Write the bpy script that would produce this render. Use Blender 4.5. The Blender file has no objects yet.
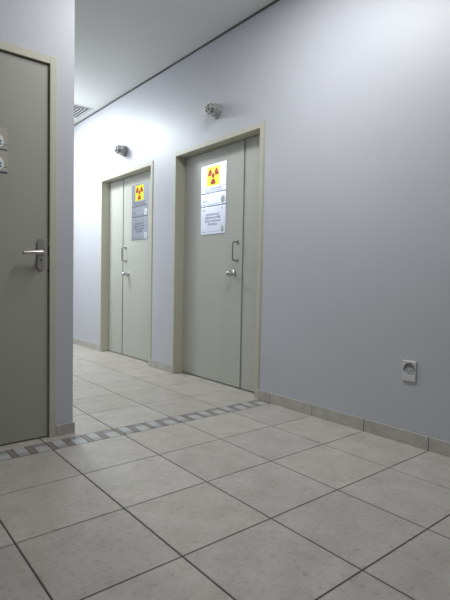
import bpy, bmesh, math, random
from mathutils import Vector, Matrix
random.seed(7)
SC = bpy.context.scene
COL = SC.collection
PI = math.pi

# ------------------------------------------------------------------ materials
def mat(name, color, rough=0.5, metal=0.0, noise=0.0, scale=8.0, bump=0.0, bscale=150.0, spec=0.5,
        stretch=(1, 1, 1), tint=None, **kw):
    m = bpy.data.materials.new(name)
    m.use_nodes = True
    nt = m.node_tree
    b = nt.nodes['Principled BSDF']
    b.inputs['Roughness'].default_value = rough
    b.inputs['Metallic'].default_value = metal
    b.inputs['Specular IOR Level'].default_value = spec
    for k, v in kw.items():
        b.inputs[k].default_value = v
    tc = nt.nodes.new('ShaderNodeNewGeometry')
    mp = nt.nodes.new('ShaderNodeMapping')
    mp.inputs['Scale'].default_value = stretch
    nt.links.new(tc.outputs['Position'], mp.inputs['Vector'])
    n = nt.nodes.new('ShaderNodeTexNoise')
    n.inputs['Scale'].default_value = scale
    n.inputs['Detail'].default_value = 5
    nt.links.new(mp.outputs['Vector'], n.inputs['Vector'])
    r = nt.nodes.new('ShaderNodeValToRGB')
    c2 = tint if tint else tuple(max(0, c * (1 - noise)) for c in color)
    r.color_ramp.elements[0].color = (*c2, 1)
    r.color_ramp.elements[0].position = 0.3
    r.color_ramp.elements[1].color = (*color, 1)
    r.color_ramp.elements[1].position = 0.7
    nt.links.new(n.outputs['Fac'], r.inputs['Fac'])
    nt.links.new(r.outputs['Color'], b.inputs['Base Color'])
    if bump:
        n2 = nt.nodes.new('ShaderNodeTexNoise')
        n2.inputs['Scale'].default_value = bscale
        n2.inputs['Detail'].default_value = 3
        nt.links.new(tc.outputs['Position'], n2.inputs['Vector'])
        bp = nt.nodes.new('ShaderNodeBump')
        bp.inputs['Strength'].default_value = bump
        bp.inputs['Distance'].default_value = 0.004
        nt.links.new(n2.outputs['Fac'], bp.inputs['Height'])
        nt.links.new(bp.outputs['Normal'], b.inputs['Normal'])
    return m

M_WALL = mat('wall_paint', (0.55, 0.553, 0.588), 0.42, noise=0.04, scale=1.3, bump=0.12, bscale=60, spec=0.4)
M_CEIL = mat('ceiling_paint', (0.76, 0.77, 0.75), 0.9, noise=0.03, scale=2, spec=0.2)
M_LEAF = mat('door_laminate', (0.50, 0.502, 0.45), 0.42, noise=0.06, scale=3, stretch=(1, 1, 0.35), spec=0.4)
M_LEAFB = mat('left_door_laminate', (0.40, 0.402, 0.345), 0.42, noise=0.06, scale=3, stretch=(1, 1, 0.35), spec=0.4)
M_FRAME = mat('frame_paint', (0.56, 0.543, 0.438), 0.45, noise=0.05, scale=5, spec=0.4)
M_SKIRT = mat('skirting_tile', (0.53, 0.505, 0.46), 0.4, noise=0.2, scale=14)
M_GROUT = mat('grout', (0.085, 0.08, 0.075), 0.9, noise=0.3, scale=20)
M_MDARK = mat('mosaic_dark', (0.26, 0.23, 0.21), 0.45, noise=0.35, scale=40)
M_MMID = mat('mosaic_mid', (0.30, 0.285, 0.285), 0.45, noise=0.3, scale=40)
M_MPALE = mat('mosaic_pale', (0.36, 0.35, 0.345), 0.45, noise=0.2, scale=40)
M_MWHITE = mat('mosaic_white', (0.465, 0.458, 0.45), 0.35, noise=0.12, scale=40)
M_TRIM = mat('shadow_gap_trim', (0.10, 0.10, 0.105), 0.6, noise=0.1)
M_CHROME = mat('polished_chrome', (0.58, 0.58, 0.57), 0.16, 1.0, noise=0.03)
M_STEEL = mat('brushed_steel', (0.60, 0.565, 0.53), 0.38, 1.0, noise=0.1, scale=60)
M_DSTEEL = mat('worn_steel', (0.36, 0.355, 0.34), 0.3, 0.9, noise=0.1, scale=60)
M_ALU = mat('cast_aluminium', (0.46, 0.46, 0.44), 0.45, 0.3, noise=0.25, scale=50)
M_WIRE = mat('guard_wire', (0.80, 0.80, 0.78), 0.35, 0.4, noise=0.1, scale=60)
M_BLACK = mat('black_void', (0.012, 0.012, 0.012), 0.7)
M_SIGN = mat('sign_metal', (0.69, 0.715, 0.79), 0.22, 0.85, noise=0.02, spec=0.5)
M_SIGNB = mat('sign_brushed_beige', (0.60, 0.565, 0.48), 0.3, 0.3, noise=0.06, scale=40, spec=0.5)
M_YELLOW = mat('sign_yellow', (0.80, 0.78, 0.06), 0.35, 0.45, noise=0.04, spec=0.2)
M_RED = mat('sign_red', (0.45, 0.04, 0.025), 0.4, 0.3, noise=0.06, spec=0.2)
M_INK = mat('sign_ink', (0.12, 0.125, 0.17), 0.5)
M_RULE = mat('sign_rule', (0.09, 0.095, 0.11), 0.4)
M_LOGO = mat('logo_white', (0.86, 0.88, 0.89), 0.4, noise=0.03)
M_TEAL = mat('logo_teal', (0.16, 0.30, 0.33), 0.5, noise=0.05)
M_PLASTIC = mat('socket_plastic', (0.64, 0.64, 0.64), 0.4, noise=0.04, scale=60)
M_VENT = mat('vent_enamel', (0.62, 0.63, 0.62), 0.5, noise=0.04)
M_VENTG = mat('vent_blade_shade', (0.16, 0.165, 0.165), 0.6, noise=0.05)  # enamel blades coloured dark to put in the shade between louvres
M_VENTD = mat('vent_duct', (0.05, 0.05, 0.05), 0.8)
M_GLASS = mat('lamp_glass', (0.55, 0.56, 0.55), 0.08, 0.0, **{'Transmission Weight': 0.7, 'IOR': 1.3})
M_BULB = mat('bulb_grey', (0.22, 0.22, 0.21), 0.4)

# stone look floor tile: mottled beige-grey with fine darker scratches, each tile tinted slightly
def tile_mat():
    m = bpy.data.materials.new('floor_tile')
    m.use_nodes = True
    nt = m.node_tree
    L = nt.links
    b = nt.nodes['Principled BSDF']
    b.inputs['Roughness'].default_value = 0.38
    b.inputs['Specular IOR Level'].default_value = 0.45
    g = nt.nodes.new('ShaderNodeNewGeometry')
    n1 = nt.nodes.new('ShaderNodeTexNoise'); n1.inputs['Scale'].default_value = 7; n1.inputs['Detail'].default_value = 8
    n1.inputs['Roughness'].default_value = 0.65
    L.new(g.outputs['Position'], n1.inputs['Vector'])
    r1 = nt.nodes.new('ShaderNodeValToRGB')
    r1.color_ramp.elements[0].position = 0.32; r1.color_ramp.elements[0].color = (0.405, 0.375, 0.332, 1)
    r1.color_ramp.elements[1].position = 0.68; r1.color_ramp.elements[1].color = (0.518, 0.486, 0.442, 1)
    L.new(n1.outputs['Fac'], r1.inputs['Fac'])
    n2 = nt.nodes.new('ShaderNodeTexNoise'); n2.inputs['Scale'].default_value = 45; n2.inputs['Detail'].default_value = 6
    n2.inputs['Roughness'].default_value = 0.75
    L.new(g.outputs['Position'], n2.inputs['Vector'])
    r2 = nt.nodes.new('ShaderNodeValToRGB')
    r2.color_ramp.elements[0].position = 0.33; r2.color_ramp.elements[0].color = (0.72, 0.70, 0.66, 1)
    r2.color_ramp.elements[1].position = 0.47; r2.color_ramp.elements[1].color = (1, 1, 1, 1)
    L.new(n2.outputs['Fac'], r2.inputs['Fac'])
    mx = nt.nodes.new('ShaderNodeMix'); mx.data_type = 'RGBA'; mx.blend_type = 'MULTIPLY'
    mx.inputs[0].default_value = 1
    L.new(r1.outputs['Color'], mx.inputs[6]); L.new(r2.outputs['Color'], mx.inputs[7])
    a = nt.nodes.new('ShaderNodeAttribute'); a.attribute_name = 'tint'
    mx2 = nt.nodes.new('ShaderNodeMix'); mx2.data_type = 'RGBA'; mx2.blend_type = 'MULTIPLY'
    mx2.inputs[0].default_value = 1
    L.new(mx.outputs[2], mx2.inputs[6]); L.new(a.outputs['Color'], mx2.inputs[7])
    L.new(mx2.outputs[2], b.inputs['Base Color'])
    bp = nt.nodes.new('ShaderNodeBump'); bp.inputs['Strength'].default_value = 0.25; bp.inputs['Distance'].default_value = 0.002
    L.new(n2.outputs['Fac'], bp.inputs['Height']); L.new(bp.outputs['Normal'], b.inputs['Normal'])
    return m
M_TILE = tile_mat()

# ------------------------------------------------------------------ mesh helpers
def box(bm, x0, x1, y0, y1, z0, z1, bev=0.0, mi=0):
    vs = [bm.verts.new((x, y, z)) for z in (z0, z1) for y in (y0, y1) for x in (x0, x1)]
    idx = [(0, 2, 3, 1), (4, 5, 7, 6), (0, 1, 5, 4), (2, 6, 7, 3), (0, 4, 6, 2), (1, 3, 7, 5)]
    fs = [bm.faces.new([vs[i] for i in f]) for f in idx]
    for f in fs: f.material_index = mi
    if bev:
        es = list({e for f in fs for e in f.edges})
        r = bmesh.ops.bevel(bm, geom=es, offset=bev, segments=2, affect='EDGES', profile=0.5)
        for f in r['faces']: f.material_index = mi
    return fs

def lathe(bm, prof, n=32, mtx=None, cap0=True, cap1=True):
    """profile of (radius, height) turned round local Z"""
    rings = []
    for r, z in prof:
        rings.append([bm.verts.new((r * math.cos(2 * PI * k / n), r * math.sin(2 * PI * k / n), z)) for k in range(n)])
    for a, b in zip(rings, rings[1:]):
        for k in range(n):
            bm.faces.new((a[k], a[(k + 1) % n], b[(k + 1) % n], b[k]))
    if cap0: bm.faces.new(list(reversed(rings[0])))
    if cap1: bm.faces.new(rings[-1])
    if mtx:
        for ring in rings:
            for v in ring: v.co = mtx @ v.co

def tube(bm, pts, r, n=10, closed=False):
    pts = [Vector(p) for p in pts]
    rings = []
    up = None
    N = len(pts)
    for i, p in enumerate(pts):
        a = pts[i - 1] if (i > 0 or closed) else p
        b = pts[(i + 1) % N] if (i < N - 1 or closed) else p
        t = (b - a).normalized()
        if up is None:
            up = t.orthogonal().normalized()
        up = (up - t * up.dot(t)).normalized()
        s = t.cross(up)
        rr = r[i] if isinstance(r, (list, tuple)) else r
        rings.append([bm.verts.new(p + (up * math.cos(2 * PI * k / n) + s * math.sin(2 * PI * k / n)) * rr) for k in range(n)])
    pairs = list(zip(rings, rings[1:]))
    for a, b in pairs:
        for k in range(n):
            bm.faces.new((a[k], a[(k + 1) % n], b[(k + 1) % n], b[k]))
    if closed:
        a, b = rings[-1], rings[0]
        off = min(range(n), key=lambda o: (a[0].co - b[o].co).length)
        for k in range(n):
            bm.faces.new((a[k], a[(k + 1) % n], b[(k + 1 + off) % n], b[(k + off) % n]))
    else:
        bm.faces.new(list(reversed(rings[0]))); bm.faces.new(rings[-1])

def prism(bm, poly, z0, z1):
    a = [bm.verts.new((x, y, z0)) for x, y in poly]
    b = [bm.verts.new((x, y, z1)) for x, y in poly]
    n = len(poly)
    bm.faces.new(list(reversed(a))); bm.faces.new(b)
    for k in range(n):
        bm.faces.new((a[k], a[(k + 1) % n], b[(k + 1) % n], b[k]))

def arcfill(pts_in, corners, seg=6):
    """round the corners of a polyline"""
    out = []
    n = len(pts_in)
    for i, p in enumerate(pts_in):
        p = Vector(p)
        if i in corners:
            a = Vector(pts_in[i - 1]); b = Vector(pts_in[(i + 1) % n]); r = corners[i]
            p0 = p + (a - p).normalized() * r; p1 = p + (b - p).normalized() * r
            for k in range(seg + 1):
                t = k / seg
                out.append(p0 * (1 - t) ** 2 + p * 2 * t * (1 - t) + p1 * t * t)
        else:
            out.append(p)
    return out

def obj(name, bm, mats, parent=None, smooth=False, loc=None):
    bmesh.ops.recalc_face_normals(bm, faces=bm.faces[:])
    me = bpy.data.meshes.new(name)
    bm.to_mesh(me); bm.free()
    for m in (mats if isinstance(mats, (list, tuple)) else [mats]): me.materials.append(m)
    if smooth:
        for p in me.polygons: p.use_smooth = True
        me.set_sharp_from_angle(angle=math.radians(40))
    o = bpy.data.objects.new(name, me)
    COL.objects.link(o)
    if parent: o.parent = parent
    if loc: o.location = loc
    return o

def struct(name, bm, m, label=None, cat=None):
    o = obj(name, bm, m)
    o['kind'] = 'structure'
    if label: o['label'] = label
    if cat: o['category'] = cat
    return o

def thing(name, label, cat, mtx=None, group=None, kind=None):
    o = bpy.data.objects.new(name, None)
    o.empty_display_size = 0.1
    COL.objects.link(o)
    if mtx is not None: o.matrix_world = mtx
    o['label'] = label; o['category'] = cat
    if group: o['group'] = group
    if kind: o['kind'] = kind
    return o

def dup(root, mtx, label):
    def rec(o, parent):
        c = o.copy(); COL.objects.link(c); c.parent = parent
        for ch in list(o.children): rec(ch, c)
        return c
    c = rec(root, None)
    c.matrix_world = mtx
    c['label'] = label
    return c

def frame_x(x, y, z):       # local X runs to the viewer's right along -y, Y up, Z out of the right wall
    return Matrix(((0, 0, -1, x), (-1, 0, 0, y), (0, 1, 0, z), (0, 0, 0, 1)))
def frame_y(x, y, z):       # on a wall that faces -y
    return Matrix(((1, 0, 0, x), (0, 0, -1, y), (0, 1, 0, z), (0, 0, 0, 1)))

def text(name, body, size, m, parent, x, y, z, align='CENTER', depth=0.0004, sx=1.0, bold=0.0):
    cu = bpy.data.curves.new(name, 'FONT')
    cu.body = body; cu.size = size; cu.align_x = align; cu.align_y = 'CENTER'
    cu.extrude = depth; cu.resolution_u = 3; cu.space_line = 1.0; cu.offset = bold
    t = bpy.data.objects.new(name + '_tmp', cu)
    COL.objects.link(t)
    bpy.context.view_layer.update()
    me = bpy.data.meshes.new_from_object(t.evaluated_get(bpy.context.evaluated_depsgraph_get()))
    bpy.data.objects.remove(t); bpy.data.curves.remove(cu)
    me.materials.clear(); me.materials.append(m)
    o = bpy.data.objects.new(name, me)
    COL.objects.link(o)
    o.parent = parent
    o.location = (x, y, z); o.scale = (sx, 1, 1)
    return o

# ------------------------------------------------------------------ dimensions (metres)
S = 0.41495           # tile pitch
WX = 1.644            # right wall face
FX = 1.637            # front of right door frames
LX = 1.745            # door leaf face (recessed)
SK = 1.634            # right skirting face
SY = 0.605            # left (cross) wall face
EX = 0.190            # end of the cross wall
H = 2.98
X0, Y0, Y1 = -2.45, -3.75, 6.6
NEAR = (0.545, 1.770)     # outer frame y range
FAR = (2.178, 3.408)
DT = 2.126                # outer frame top

# ------------------------------------------------------------------ floor: separate tiles over a grout bed, mosaic strip
def build_floor():
    bm = bmesh.new()
    tint = bm.loops.layers.float_color.new('tint')
    box(bm, X0, 1.95, Y0, Y1, -0.06, -0.0022, mi=1)
    gy, gx = 0.0025, 0.0028        # half grout widths
    def slab(x0, x1, y0, y1, mi, c=0.0015):
        v = [(x0, y0, -0.002), (x1, y0, -0.002), (x1, y1, -0.002), (x0, y1, -0.002)]
        w = [(x0 + c, y0 + c, 0), (x1 - c, y0 + c, 0), (x1 - c, y1 - c, 0), (x0 + c, y1 - c, 0)]
        a = [bm.verts.new(p) for p in v]; b = [bm.verts.new(p) for p in w]
        t = random.uniform(0.93, 1.03); s = random.uniform(-0.012, 0.012)
        fs = [bm.faces.new(b)] + [bm.faces.new((a[k], a[(k + 1) % 4], b[(k + 1) % 4], b[k])) for k in range(4)]
        for f in fs:
            f.material_index = mi
            for l in f.loops: l[tint] = (t + s, t, t - s, 1)
    m0, m1 = 0.393, 0.531
    rows = []
    k = -9
    while k < 0:
        rows.append((k * S, (k + 1) * S)); k += 1
    rows.append((0, m0))
    y = 2.2185 * S
    rows.append((m1, y))
    while y < Y1:
        rows.append((y, y + S)); y += S
    cols = [(k * S, (k + 1) * S) for k in range(-6, 4)] + [(4 * S, 4 * S + 0.27)]
    for ya, yb in rows:
        if yb < Y0: continue
        for xa, xb in cols:
            slab(max(xa, X0) + gx, xb - gx, max(ya, Y0) + gy, min(yb, Y1) - gy, 0)
    # mosaic: period of two units
    P = 0.2015
    h = m1 - m0
    x = 0.092 - 12 * P
    g = 0.0012
    while x < 4 * S:
        def c(u0, u1, v0, v1, mi):
            a, b = x + u0 * P, min(x + u1 * P, 4 * S)
            if b - a > 0.006: slab(a + g, b - g, m0 + 0.002 + v0 * (h - .004) + g, m0 + 0.002 + v1 * (h - .004) - g, mi, 0.0006)
        c(0.00, 0.18, 0, 1, 2)
        c(0.18, 0.54, 0.70, 1, 3)
        c(0.18, 0.54, 0, 0.70, 4)
        c(0.54, 0.70, 0, 1, 2)
        c(0.70, 1.00, 0.32, 1, 4)
        c(0.70, 1.00, 0, 0.32, 5)
        x += P
    struct('floor', bm, [M_TILE, M_GROUT, M_MDARK, M_MMID, M_MWHITE, M_MPALE],
           'beige-grey stone look tile floor crossed by a mosaic strip', 'floor')
build_floor()

# ------------------------------------------------------------------ walls
WT = 0.16
bm = bmesh.new()
segs = [(Y0, NEAR[0] + 0.004), (NEAR[1] - 0.004, FAR[0] + 0.004), (FAR[1] - 0.004, Y1)]
for a, b in segs: box(bm, WX, WX + WT, a, b, -0.05, H)
for a, b in (NEAR, FAR): box(bm, WX, WX + WT, a + 0.004, b - 0.004, DT - 0.004, H)
struct('wall_right', bm, M_WALL, 'long pale lavender grey wall with two recessed doors', 'wall')

LDX = (-0.83, 0.0885)      # left door outer frame x range
LDT = 2.143
bm = bmesh.new()
box(bm, LDX[1] - 0.004, EX, SY, SY + 0.13, -0.05, H)
box(bm, X0, LDX[0] + 0.004, SY, SY + 0.13, -0.05, H)
box(bm, LDX[0] + 0.004, LDX[1] - 0.004, SY, SY + 0.13, LDT - 0.004, H)
struct('wall_front', bm, M_WALL, 'grey painted cross wall at left holding the nearest door', 'wall')
bm = bmesh.new()
box(bm, EX - 0.12, EX, SY + 0.13, Y1, -0.05, H)
struct('wall_corridor', bm, M_WALL)
bm = bmesh.new(); box(bm, EX - 0.12, WX + WT, Y1, Y1 + 0.12, -0.05, H)
struct('wall_end', bm, M_WALL)
bm = bmesh.new(); box(bm, X0 - 0.12, X0, Y0 - 0.12, SY + 0.13, -0.05, H)
struct('wall_left', bm, M_WALL)
bm = bmesh.new(); box(bm, X0, WX + WT, Y0 - 0.12, Y0, -0.05, H)
struct('wall_back', bm, M_WALL)
VC, VH = (1.328, 3.722), 0.236      # diffuser centre and half side
bm = bmesh.new()
vx0, vx1, vy0, vy1 = VC[0] - VH + .02, VC[0] + VH - .02, VC[1] - VH + .02, VC[1] + VH - .02
cx0, cx1, cy0, cy1 = X0 - 0.12, WX + WT, Y0 - 0.12, Y1 + 0.12
box(bm, cx0, cx1, cy0, vy0, H, H + 0.1)
box(bm, cx0, cx1, vy1, cy1, H, H + 0.1)
box(bm, cx0, vx0, vy0, vy1, H, H + 0.1)
box(bm, vx1, cx1, vy0, vy1, H, H + 0.1)
struct('ceiling', bm, M_CEIL, 'flat plain off-white ceiling', 'ceiling')

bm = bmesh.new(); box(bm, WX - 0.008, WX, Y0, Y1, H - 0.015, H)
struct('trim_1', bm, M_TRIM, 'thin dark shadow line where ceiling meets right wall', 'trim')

# skirting, cut in tile lengths
def skirt_y(name, x0, x1, spans, h, lab=None):
    bm = bmesh.new()
    for a, b in spans:
        k = math.floor(a / S)
        while k * S < b:
            p, q = max(a, k * S + 0.002), min(b, (k + 1) * S - 0.002)
            if q - p > 0.004: box(bm, x0, x1, p, q, 0.0, h, 0.0015)
            k += 1
        box(bm, x0 + 0.002 if x0 > 1 else x0, x1 if x0 > 1 else x1 - 0.002, a, b, 0, h - 0.003, mi=1)
    return struct(name, bm, [M_SKIRT, M_GROUT], lab, 'skirting' if lab else None)
skirt_y('baseboard_right', SK, WX, [(Y0, NEAR[0]), (NEAR[1], FAR[0]), (FAR[1], Y1)], 0.077,
        'low beige tile skirting along the right wall')
skirt_y('baseboard_corridor', EX, EX + 0.010, [(SY, Y1)], 0.063)
bm = bmesh.new()
box(bm, LDX[1], EX + 0.010, SY - 0.011, SY, 0, 0.063, 0.0015)
box(bm, X0, LDX[0], SY - 0.011, SY, 0, 0.063, 0.0015)
struct('baseboard_front', bm, M_SKIRT, 'beige tile skirting at foot of the left cross wall', 'skirting')
bm = bmesh.new(); box(bm, X0, X0 + .01, Y0, SY - .011, 0, 0.07, 0.0015); struct('baseboard_left', bm, M_SKIRT)
bm = bmesh.new(); box(bm, X0 + .01, SK, Y0, Y0 + .01, 0, 0.07, 0.0015); struct('baseboard_back', bm, M_SKIRT)

# ------------------------------------------------------------------ double doors in the right wall
def door_pull(parent, y, z0, z1, d):
    bm = bmesh.new()
    pts = arcfill([(0, y, z1), (-d, y, z1), (-d, y, z0), (0, y, z0)], {1: 0.016, 2: 0.016})
    tube(bm, [p + Vector((LX - 0.005, 0, 0)) for p in pts], 0.0062, 12)
    h = obj('pull_handle', bm, M_DSTEEL, parent, True)
    for z in (z0, z1):
        bm = bmesh.new()
        mt = Matrix.Translation((LX - 0.003, y, z)) @ Matrix.Rotation(-PI / 2, 4, 'Y')
        lathe(bm, [(0.0175, -0.002), (0.0175, 0.003), (0.013, 0.007)], 24, mt)
        obj('mounting_rose', bm, M_DSTEEL, h, True)

def door_knob(parent, y, z=0.974):
    mt = Matrix.Translation((LX - 0.0005, y, z)) @ Matrix.Rotation(-PI / 2, 4, 'Y')
    bm = bmesh.new()
    lathe(bm, [(0.012, 0.006), (0.0115, 0.032), (0.018, 0.040), (0.026, 0.048), (0.0285, 0.058), (0.026, 0.068), (0.018, 0.075), (0.008, 0.0765)], 28, mt)
    k = obj('door_knob', bm, M_CHROME, parent, True)
    bm = bmesh.new()
    lathe(bm, [(0.032, 0.0), (0.032, 0.004), (0.028, 0.008), (0.013, 0.010)], 28, mt)
    obj('rose_plate', bm, M_CHROME, k, True)
    bm = bmesh.new()
    lathe(bm, [(0.006, 0.0762), (0.006, 0.0772)], 16, mt)
    obj('keyhole', bm, M_BLACK, k)

def double_door(name, yr, gap, wide_first, label):
    """wide_first: the wide leaf is on the far (+y) side"""
    a, b = yr
    f = 0.040 if wide_first else 0.036
    t = 0.024
    ia, ib, it = a + f, b - t, DT - 0.037
    root = thing(name, label, 'door', Matrix.Translation((LX, (a + b) / 2, 0)), kind='structure')
    inv = Matrix.Translation((-LX, -(a + b) / 2, 0))
    made = []
    # frame: two jambs and a head, one piece each side
    bm = bmesh.new()
    box(bm, FX, LX + 0.05, a, ia, 0, DT, 0.002)
    box(bm, FX, LX + 0.05, ib, b, 0, DT, 0.002)
    box(bm, FX + 0.0002, LX + 0.05, ia, ib, it, DT - 0.0002)
    # stop bead outside edge
    box(bm, FX + 0.003, FX + 0.012, a - 0.007, a + 0.002, 0, DT + 0.004, 0.001)
    fr = obj('door_frame', bm, M_FRAME, root)
    made.append(fr)
    g = 0.003 if wide_first else 0.008
    spans = [(ia + 0.002, gap - g), (gap + g, ib - 0.002)]
    wide, narrow = (spans[1], spans[0]) if wide_first else (spans[0], spans[1])
    for nm, sp in (('wide_leaf', wide), ('narrow_leaf', narrow)):
        bm = bmesh.new()
        box(bm, LX, LX + 0.035, sp[0], sp[1], 0.009, it - 0.006, 0.0015)
        lf = obj('door_leaf', bm, M_LEAF, root)
        lf['label'] = 'wide door leaf' if nm == 'wide_leaf' else 'narrow door leaf'
        made.append(lf)
        if nm == 'wide_leaf': W = lf
    # cover strip on the closing edge of the wide leaf
    s = 1 if wide_first else -1
    e = gap + s * g
    if wide_first:
        bm = bmesh.new()
        box(bm, LX - 0.009, LX + 0.001, e - 0.002, e + 0.042, 0.012, it - 0.009, 0.0015)
        obj('cover_strip', bm, M_LEAF, W)
    if wide_first: door_pull(W, 0.938, 1.086, 1.242, 0.056)
    else: door_pull(W, 2.950, 1.122, 1.275, 0.046)
    door_knob(W, 0.985 if wide_first else 2.890, 0.972 if wide_first else 0.964)
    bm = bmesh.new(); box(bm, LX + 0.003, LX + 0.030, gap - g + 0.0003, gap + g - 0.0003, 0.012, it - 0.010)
    obj('leaf_gap_shade', bm, M_BLACK, W)  # black strip stands in for the shade between the two leaves
    # dark backing seen through the gaps
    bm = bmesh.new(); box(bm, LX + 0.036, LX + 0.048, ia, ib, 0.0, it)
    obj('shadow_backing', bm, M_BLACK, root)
    for c in root.children: c.matrix_parent_inverse = inv
    return root
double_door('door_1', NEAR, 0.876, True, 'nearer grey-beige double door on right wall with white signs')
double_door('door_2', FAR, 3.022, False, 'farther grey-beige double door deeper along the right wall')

# ------------------------------------------------------------------ left door
LY = 0.613
root = thing('door_3', 'grey-beige single door with steel lever handle at left edge', 'door',
             Matrix.Translation((-0.37, LY, 0)), kind='structure')
inv = Matrix.Translation((0.37, -LY, 0))
bm = bmesh.new()
FYl = SY - 0.008
box(bm, 0.0500, LDX[1], FYl, SY + 0.12, 0, LDT, 0.002)
box(bm, LDX[0], LDX[0] + 0.040, FYl, SY + 0.12, 0, LDT, 0.002)
box(bm, LDX[0] + 0.040, 0.0500, FYl + 0.0002, SY + 0.12, LDT - 0.041, LDT - 0.0002)
obj('door_frame', bm, M_FRAME, root)
bm = bmesh.new()
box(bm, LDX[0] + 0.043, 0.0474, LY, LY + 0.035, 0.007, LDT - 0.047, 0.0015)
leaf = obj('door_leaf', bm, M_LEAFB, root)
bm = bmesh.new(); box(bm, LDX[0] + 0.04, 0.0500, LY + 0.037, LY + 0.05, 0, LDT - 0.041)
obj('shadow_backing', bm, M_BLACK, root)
# lever set: rounded back plate, keyhole, lever
def capsule(w, h, n=10):
    r = w / 2
    return ([(r * math.cos(t), h / 2 - r + r * math.sin(t)) for t in [PI * k / n for k in range(n + 1)]] +
            [(r * math.cos(t), -h / 2 + r + r * math.sin(t)) for t in [PI + PI * k / n for k in range(n + 1)]])
MY = frame_y(0.004, LY, 1.045)
bm = bmesh.new()
prism(bm, capsule(0.044, 0.176), -0.001, 0.006)
prism(bm, capsule(0.036, 0.168), 0.005, 0.0085)
for v in bm.verts: v.co = MY @ v.co
plate = obj('handle_plate', bm, M_STEEL, leaf, True)
bm = bmesh.new()
lathe(bm, [(0.0145, 0.008), (0.0145, 0.016), (0.0105, 0.020), (0.0105, 0.048)], 24, Matrix.Translation((0, 0.010, 0)))
pts = arcfill([(0, 0.010, 0.040), (0, 0.010, 0.056), (-0.060, 0.008, 0.056), (-0.099, 0.004, 0.054)], {1: 0.012})
tube(bm, pts, [0.0105] * (len(pts) - 2) + [0.0095, 0.0085], 14)
for v in bm.verts: v.co = MY @ v.co
lev = obj('lever', bm, M_STEEL, plate, True)
bm = bmesh.new()
lathe(bm, [(0.0096, -0.004), (0.0100, 0.0), (0.0096, 0.010), (0.007, 0.0125)], 16,
      MY @ Matrix.Translation((-0.099, 0.004, 0.054)) @ Matrix.Rotation(-PI / 2, 4, 'Y'))
obj('lever_tip', bm, M_ALU, lev, True)
bm2 = bmesh.new()
prism(bm2, [(0.0045 * math.cos(t), -0.030 + 0.0045 * math.sin(t)) for t in [2 * PI * k / 16 for k in range(16)]], 0.0080, 0.0095)
prism(bm2, [(-0.0022, -0.043), (0.0022, -0.043), (0.0022, -0.031), (-0.0022, -0.031)], 0.0080, 0.0094)
for v in bm2.verts: v.co = MY @ v.co
obj('keyhole', bm2, M_BLACK, plate)
# latch and bolt visible as dark slots in the closing edge
bm = bmesh.new()
box(bm, 0.0440, 0.0505, LY - 0.001, LY + 0.02, 1.035, 1.095, 0)
box(bm, 0.0440, 0.0505, LY - 0.001, LY + 0.02, 0.945, 0.965, 0)
obj('latch', bm, M_BLACK, leaf)
for c in root.children: c.matrix_parent_inverse = inv

# ------------------------------------------------------------------ signs
def round_rect(w, h):
    return [(-w / 2, -h / 2), (w / 2, -h / 2), (w / 2, h / 2), (-w / 2, h / 2)]
def plate_bm(w, h, z0=0.0002, z1=0.0026):
    bm = bmesh.new(); box(bm, -w / 2, w / 2, -h / 2, h / 2, z0, z1, 0.0006); return bm
def rect_obj(name, x0, x1, y0, y1, z, m, parent):
    bm = bmesh.new(); box(bm, x0, x1, y0, y1, z - 0.0003, z + 0.0004)
    return obj(name, bm, m, parent)
def logo(parent, x, y, r, z=0.0027):
    bm = bmesh.new()
    prism(bm, [(x + 0.86 * r * math.cos(2 * PI * k / 32), y + r * math.sin(2 * PI * k / 32)) for k in range(32)], z - 0.0003, z + 0.0005)
    l = obj('round_logo', bm, M_LOGO, parent)
    bm = bmesh.new()
    for cx, cy, a, b in ((0, 0.38, 0.22, 0.24), (-0.36, -0.02, 0.20, 0.20), (0.36, -0.02, 0.20, 0.20), (-0.30, -0.46, 0.26, 0.20), (0.30, -0.46, 0.26, 0.20)):
        prism(bm, [(x + r * (cx + a * math.cos(2 * PI * k / 16)), y + r * (cy + b * math.sin(2 * PI * k / 16))) for k in range(16)], z + 0.0004, z + 0.0010)
    obj('logo_figure', bm, M_TEAL, l)

def radiation_sign(label):
    w, h = 0.360, 0.256
    t = thing('radiation_warning_sign', label, 'sign', group='radiation signs on the double doors')
    obj('sign_plate', plate_bm(w, h), M_SIGN, t)
    y0, y1 = -0.063, 0.109
    yel = rect_obj('yellow_panel', -0.098, 0.088, y0, y1, 0.0028, M_YELLOW, t)
    cx, cy, R = -0.005, (y0 + y1) / 2 + 0.004, 0.078
    bm = bmesh.new()
    prism(bm, [(cx + 0.022 * math.cos(2 * PI * k / 28), cy + 0.022 * math.sin(2 * PI * k / 28)) for k in range(28)], 0.0030, 0.0038)
    for c in (-90, 30, 150):
        a0, a1 = math.radians(c - 29), math.radians(c + 29)
        pol = [(cx + 0.031 * math.cos(a0 + (a1 - a0) * k / 8), cy + 0.031 * math.sin(a0 + (a1 - a0) * k / 8)) for k in range(9)]
        pol += [(cx + R * math.cos(a1 + (a0 - a1) * k / 12), cy + R * math.sin(a1 + (a0 - a1) * k / 12)) for k in range(13)]
        prism(bm, pol, 0.0030, 0.0038)
    obj('trefoil', bm, M_RED, yel)
    rect_obj('rule_line', -w / 2, w / 2, -0.0775, -0.0740, 0.0027, M_RULE, t)
    rect_obj('rule_line', -w / 2, w / 2, -h / 2, -h / 2 + 0.0075, 0.0027, M_RULE, t)
    text('caption', 'RAIOS X, ENTRADA PROIBIDA\nA PESSOAS NÃO AUTORIZADAS', 0.0185, M_INK, t, 0, -0.100, 0.0028)
    return t

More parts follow.
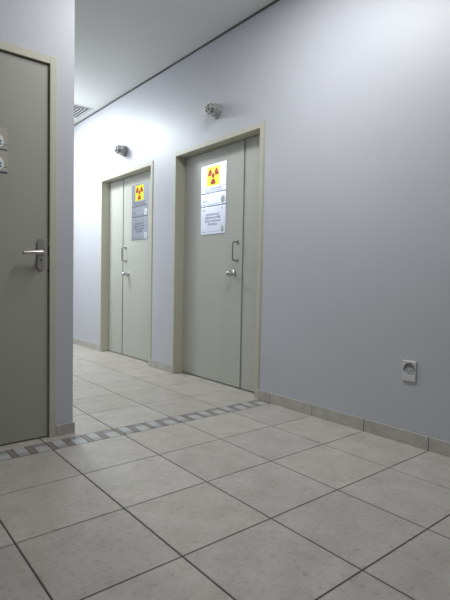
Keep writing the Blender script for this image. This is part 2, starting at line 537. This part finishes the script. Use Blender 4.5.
def room_sign(label, w=0.360, h=0.119, m=M_SIGN, group='room signs on the double doors', lx=0.138, ly=-0.012, r=0.036, rl=0.018):
    t = thing('room_sign', label, 'sign', group=group)
    obj('sign_plate', plate_bm(w, h), m, t)
    rect_obj('rule_line', -w / 2, lx - r * 0.86, -h / 2 + rl, -h / 2 + rl + 0.0030, 0.0027, M_RULE, t)
    rect_obj('rule_line', lx + r * 0.86, w / 2, -h / 2 + rl, -h / 2 + rl + 0.0030, 0.0027, M_RULE, t)
    rect_obj('rule_line', -w / 2, w / 2, -h / 2, -h / 2 + 0.0075, 0.0027, M_RULE, t)
    text('caption', 'SALA', 0.026, M_INK, t, -0.150, -0.008, 0.0028, align='LEFT')
    logo(t, lx, ly, r)
    return t

def notice_sign(label, w=0.360, h=0.250):
    t = thing('notice_sign', label, 'sign', group='red light notices on the double doors')
    obj('sign_plate', plate_bm(w, h), M_SIGN, t)
    text('caption', 'QUANDO A LUZ\nVERMELHA ESTIVER\nACESA A ENTRADA\nÉ PROIBIDA', 0.0295, M_INK, t, -0.005, 0.010, 0.0028, sx=0.88)
    r = 0.036
    rect_obj('rule_line', -w / 2, 0.138 - r * .86, -h / 2 + 0.024, -h / 2 + 0.0265, 0.0027, M_RULE, t)
    rect_obj('rule_line', -w / 2, w / 2, -h / 2, -h / 2 + 0.003, 0.0027, M_RULE, t)
    logo(t, 0.138, -0.080, r)
    for x in (-0.135, 0.128):
        bm = bmesh.new()
        prism(bm, [(x + 0.010 * math.cos(2 * PI * k / 20), 0.100 + 0.010 * math.sin(2 * PI * k / 20)) for k in range(20)], 0.0024, 0.0034)
        obj('fixing_stud', bm, M_STEEL, t)
    return t
yn, yf = 1.290, 2.630
N1, F1 = (1.698, 1.954), (1.735, 1.954)
rs = radiation_sign('yellow and red radiation trefoil sign on the nearer double door')
rm = room_sign('narrow SALA sign with round logo on the nearer double door')
ns = notice_sign('red light warning notice in capitals on the nearer double door')
for t, za, zb in ((rs, 1.699, 1.955), (rm, 1.580, 1.699), (ns, 1.328, 1.578)):
    t.matrix_world = frame_x(LX, yn, (za + zb) / 2)
dup(rs, frame_x(LX, yf, 1.848), 'yellow and red radiation trefoil sign on the farther double door')
dup(rm, frame_x(LX, yf, 1.664), 'narrow SALA sign with round logo on the farther double door')
dup(ns, frame_x(LX, yf, 1.475), 'red light warning notice in capitals on the farther double door')
l1 = room_sign('upper of two beige plates with round logo on the left door', 0.365, 0.1165, M_SIGNB, 'plates on the left door', 0.136, -0.010, 0.034, 0.029)
l1.matrix_world = frame_y(-0.353, LY, 1.6430)
dup(l1, frame_y(-0.353, LY, 1.5255), 'lower of two beige plates with round logo on the left door')

# ------------------------------------------------------------------ caged bulkhead lamps above the double doors
def cage_lamp(label):
    t = thing('caged_wall_lamp', label, 'lamp', group='caged lamps above the double doors')
    bm = bmesh.new()
    lathe(bm, [(0.052, 0.0), (0.052, 0.016), (0.046, 0.022), (0.040, 0.026), (0.040, 0.034), (0.053, 0.036), (0.053, 0.050), (0.047, 0.054)], 36)
    box(bm, -0.018, 0.018, -0.060, -0.040, 0.0, 0.026, 0.004)
    obj('lamp_base', bm, M_ALU, t, True)
    bm = bmesh.new()
    prof = [(0.041, 0.050)] + [(0.041 * math.cos(a) ** 0.8 if a < 1.55 else 0.002, 0.075 + 0.040 * math.sin(a)) for a in [k * PI / 2 / 9 for k in range(10)]]
    lathe(bm, prof, 32)
    obj('glass_globe', bm, M_GLASS, t, True)
    bm = bmesh.new()
    lathe(bm, [(0.012, 0.050), (0.012, 0.062), (0.018, 0.070), (0.021, 0.082), (0.016, 0.096), (0.006, 0.101)], 20)
    obj('bulb', bm, M_BULB, t, True)
    bm = bmesh.new()
    R = 0.047
    for k in range(6):
        a = k * PI / 6 * 2
        pts = [(R * math.cos(a), R * math.sin(a), 0.046), (R * math.cos(a), R * math.sin(a), 0.074)]
        for j in range(1, 8):
            e = j * PI / 2 / 8
            pts.append((R * math.cos(e) * math.cos(a), R * math.cos(e) * math.sin(a), 0.074 + 0.047 * math.sin(e)))
        tube(bm, pts, 0.0030, 8)
    for r, z in ((R, 0.066), (R * 0.80, 0.102), (0.012, 0.119)):
        tube(bm, [(r * math.cos(2 * PI * k / 32), r * math.sin(2 * PI * k / 32), z) for k in range(32)], 0.0026, 8, True)
    obj('wire_guard', bm, M_WIRE, t, True)
    return t
lamp = cage_lamp('caged glass lamp above the nearer double door')
lamp.matrix_world = frame_x(WX, 1.120, 2.352) @ Matrix.Scale(1.08, 4)
dup(lamp, frame_x(WX, 2.790, 2.345) @ Matrix.Scale(1.08, 4), 'caged glass lamp above the farther double door')

# ------------------------------------------------------------------ wall socket
t = thing('wall_socket', 'white rectangular socket plate low on the right wall', 'socket', frame_x(WX, -0.701, 0.423))
w, h, r, n = 0.082, 0.116, 0.0355, 48
cyo = 0.010
bm = bmesh.new()
def ringv(rr, z): return [bm.verts.new((rr * math.cos(2 * PI * k / n), cyo + rr * math.sin(2 * PI * k / n), z)) for k in range(n)]
def rectv(ww, hh, z):
    out = []
    for k in range(n):
        c, s = math.cos(2 * PI * k / n), math.sin(2 * PI * k / n)
        # project from the socket centre to the rectangle edge
        ts = []
        if c: ts.append(((ww / 2) if c > 0 else -(ww / 2)) / c)
        if abs(s) > 1e-9: ts.append((((hh / 2) if s > 0 else -(hh / 2)) - cyo) / s)
        q = min(x for x in ts if x > 0)
        out.append(bm.verts.new((c * q, cyo + s * q, z)))
    # snap nearest verts to true corners
    for sx in (-1, 1):
        for sy in (-1, 1):
            cv = Vector((sx * ww / 2, sy * hh / 2, z))
            min(out, key=lambda v: (v.co - cv).length).co = cv
    return out
rings = [rectv(w, h, 0.0), rectv(w, h, 0.007), rectv(w - 0.006, h - 0.006, 0.010), ringv(r + 0.002, 0.010), ringv(r, 0.009), ringv(r - 0.0015, 0.0015)]
for a, b in zip(rings, rings[1:]):
    for k in range(n): bm.faces.new((a[k], a[(k + 1) % n], b[(k + 1) % n], b[k]))
obj('cover_plate', bm, M_PLASTIC, t)
bm = bmesh.new()
prism(bm, [((r - 0.001) * math.cos(2 * PI * k / n), cyo + (r - 0.001) * math.sin(2 * PI * k / n)) for k in range(n)], 0.0004, 0.0016)
rc = obj('socket_recess', bm, mat('socket_recess_grey', (0.34, 0.34, 0.35), 0.5, noise=0.05), t)
bm = bmesh.new()
pol = [(0.023 * math.cos(a), -0.004 + 0.020 * math.sin(a)) for a in [2 * PI * k / 32 for k in range(32)]]
prism(bm, pol, 0.0014, 0.0060)
obj('socket_insert', bm, mat('socket_insert_grey', (0.50, 0.50, 0.50), 0.45, noise=0.05), rc)
for x, y in ((-0.0095, 0.002), (0.0095, 0.002), (0, -0.0105)):
    bm = bmesh.new()
    prism(bm, [(x + 0.0036 * math.cos(2 * PI * k / 16), y + 0.0036 * math.sin(2 * PI * k / 16)) for k in range(16)], 0.0055, 0.0064)
    obj('pin_hole', bm, M_BLACK, rc)
bm = bmesh.new()
prism(bm, [(0.003 * math.cos(2 * PI * k / 16), -0.047 + 0.003 * math.sin(2 * PI * k / 16)) for k in range(16)], 0.0095, 0.0106)
obj('cover_screw', bm, M_STEEL, t)

# ------------------------------------------------------------------ square four-way air diffuser in the ceiling
t = thing('ceiling_diffuser', 'square white louvred air diffuser in the corridor ceiling', 'vent', Matrix.Translation((VC[0], VC[1], H)))
def sq(bm, s0, z0, s1, z1):
    a = [bm.verts.new((x * s0, y * s0, z0)) for x, y in ((-1, -1), (1, -1), (1, 1), (-1, 1))]
    b = [bm.verts.new((x * s1, y * s1, z1)) for x, y in ((-1, -1), (1, -1), (1, 1), (-1, 1))]
    for k in range(4): bm.faces.new((a[k], a[(k + 1) % 4], b[(k + 1) % 4], b[k]))
bm = bmesh.new()
sq(bm, VH, 0.0, VH, -0.005); sq(bm, VH, -0.005, VH - 0.014, -0.007); sq(bm, VH - 0.014, -0.007, VH - 0.017, 0.05)
obj('diffuser_frame', bm, M_VENT, t)
for k in range(6):
    s = VH - 0.022 - k * 0.036
    bm = bmesh.new()
    sq(bm, s - 0.001, -0.005, s - 0.016, 0.032)
    sq(bm, s - 0.012, -0.005, s - 0.024, 0.032)
    for fc in bm.faces: fc.material_index = 1
    n0 = len(bm.faces)
    sq(bm, s, -0.006, s - 0.013, -0.006)
    obj('louvre', bm, [M_VENT, M_VENTG], t)
bm = bmesh.new(); box(bm, -VH + .021, VH - .021, -VH + .021, VH - .021, 0.085, 0.09)
obj('duct_backing', bm, M_VENTD, t)

# ------------------------------------------------------------------ lights
def area(name, loc, sx, sy, power, color, spread=PI):
    l = bpy.data.lights.new(name, 'AREA'); l.shape = 'RECTANGLE'; l.size = sx; l.size_y = sy
    l.energy = power; l.color = color; l.spread = spread
    o = bpy.data.objects.new(name, l); COL.objects.link(o); o.location = loc
    return o
def point(name, loc, r, power, color):
    l = bpy.data.lights.new(name, 'POINT'); l.energy = power; l.color = color; l.shadow_soft_size = r
    o = bpy.data.objects.new(name, l); COL.objects.link(o); o.location = loc
    return o
CW = (0.95, 0.98, 1.0)
CB = (0.90, 0.97, 1.0)
area('corridor_lamp', (0.72, 3.70, 2.93), 0.45, 1.1, 62, CB)
point('corridor_lamp_glow', (0.72, 3.70, 2.72), 0.12, 26, CB)
area('hall_lamp', (0.70, -0.35, 2.95), 0.40, 1.0, 32, CW)
point('hall_lamp_glow', (0.80, -0.35, 2.75), 0.14, 4, CW)
wd = bpy.data.worlds.new('world'); SC.world = wd; wd.use_nodes = True
wd.node_tree.nodes['Background'].inputs[0].default_value = (0.5, 0.52, 0.55, 1)
wd.node_tree.nodes['Background'].inputs[1].default_value = 0.0

# ------------------------------------------------------------------ camera
cam = bpy.data.cameras.new('camera')
co = bpy.data.objects.new('camera', cam); COL.objects.link(co)
r = Vector((0.77359469, -0.63340358, 0.01873931)); u = Vector((0.01321051, 0.04568602, 0.99886849)); f = Vector((0.63354301, 0.7724718, -0.04371005))
m = Matrix((r, u, -f)).transposed().to_4x4()
m.translation = Vector((-0.87879354, -2.10036362, 0.92563516))
co.matrix_world = m
cam.sensor_width = 36; cam.lens = 473.06 * 36 / 600
cam.clip_start = 0.02
SC.camera = co
SC.view_settings.view_transform = 'Standard'
SC.view_settings.look = 'None'
SC.view_settings.exposure = 0.0
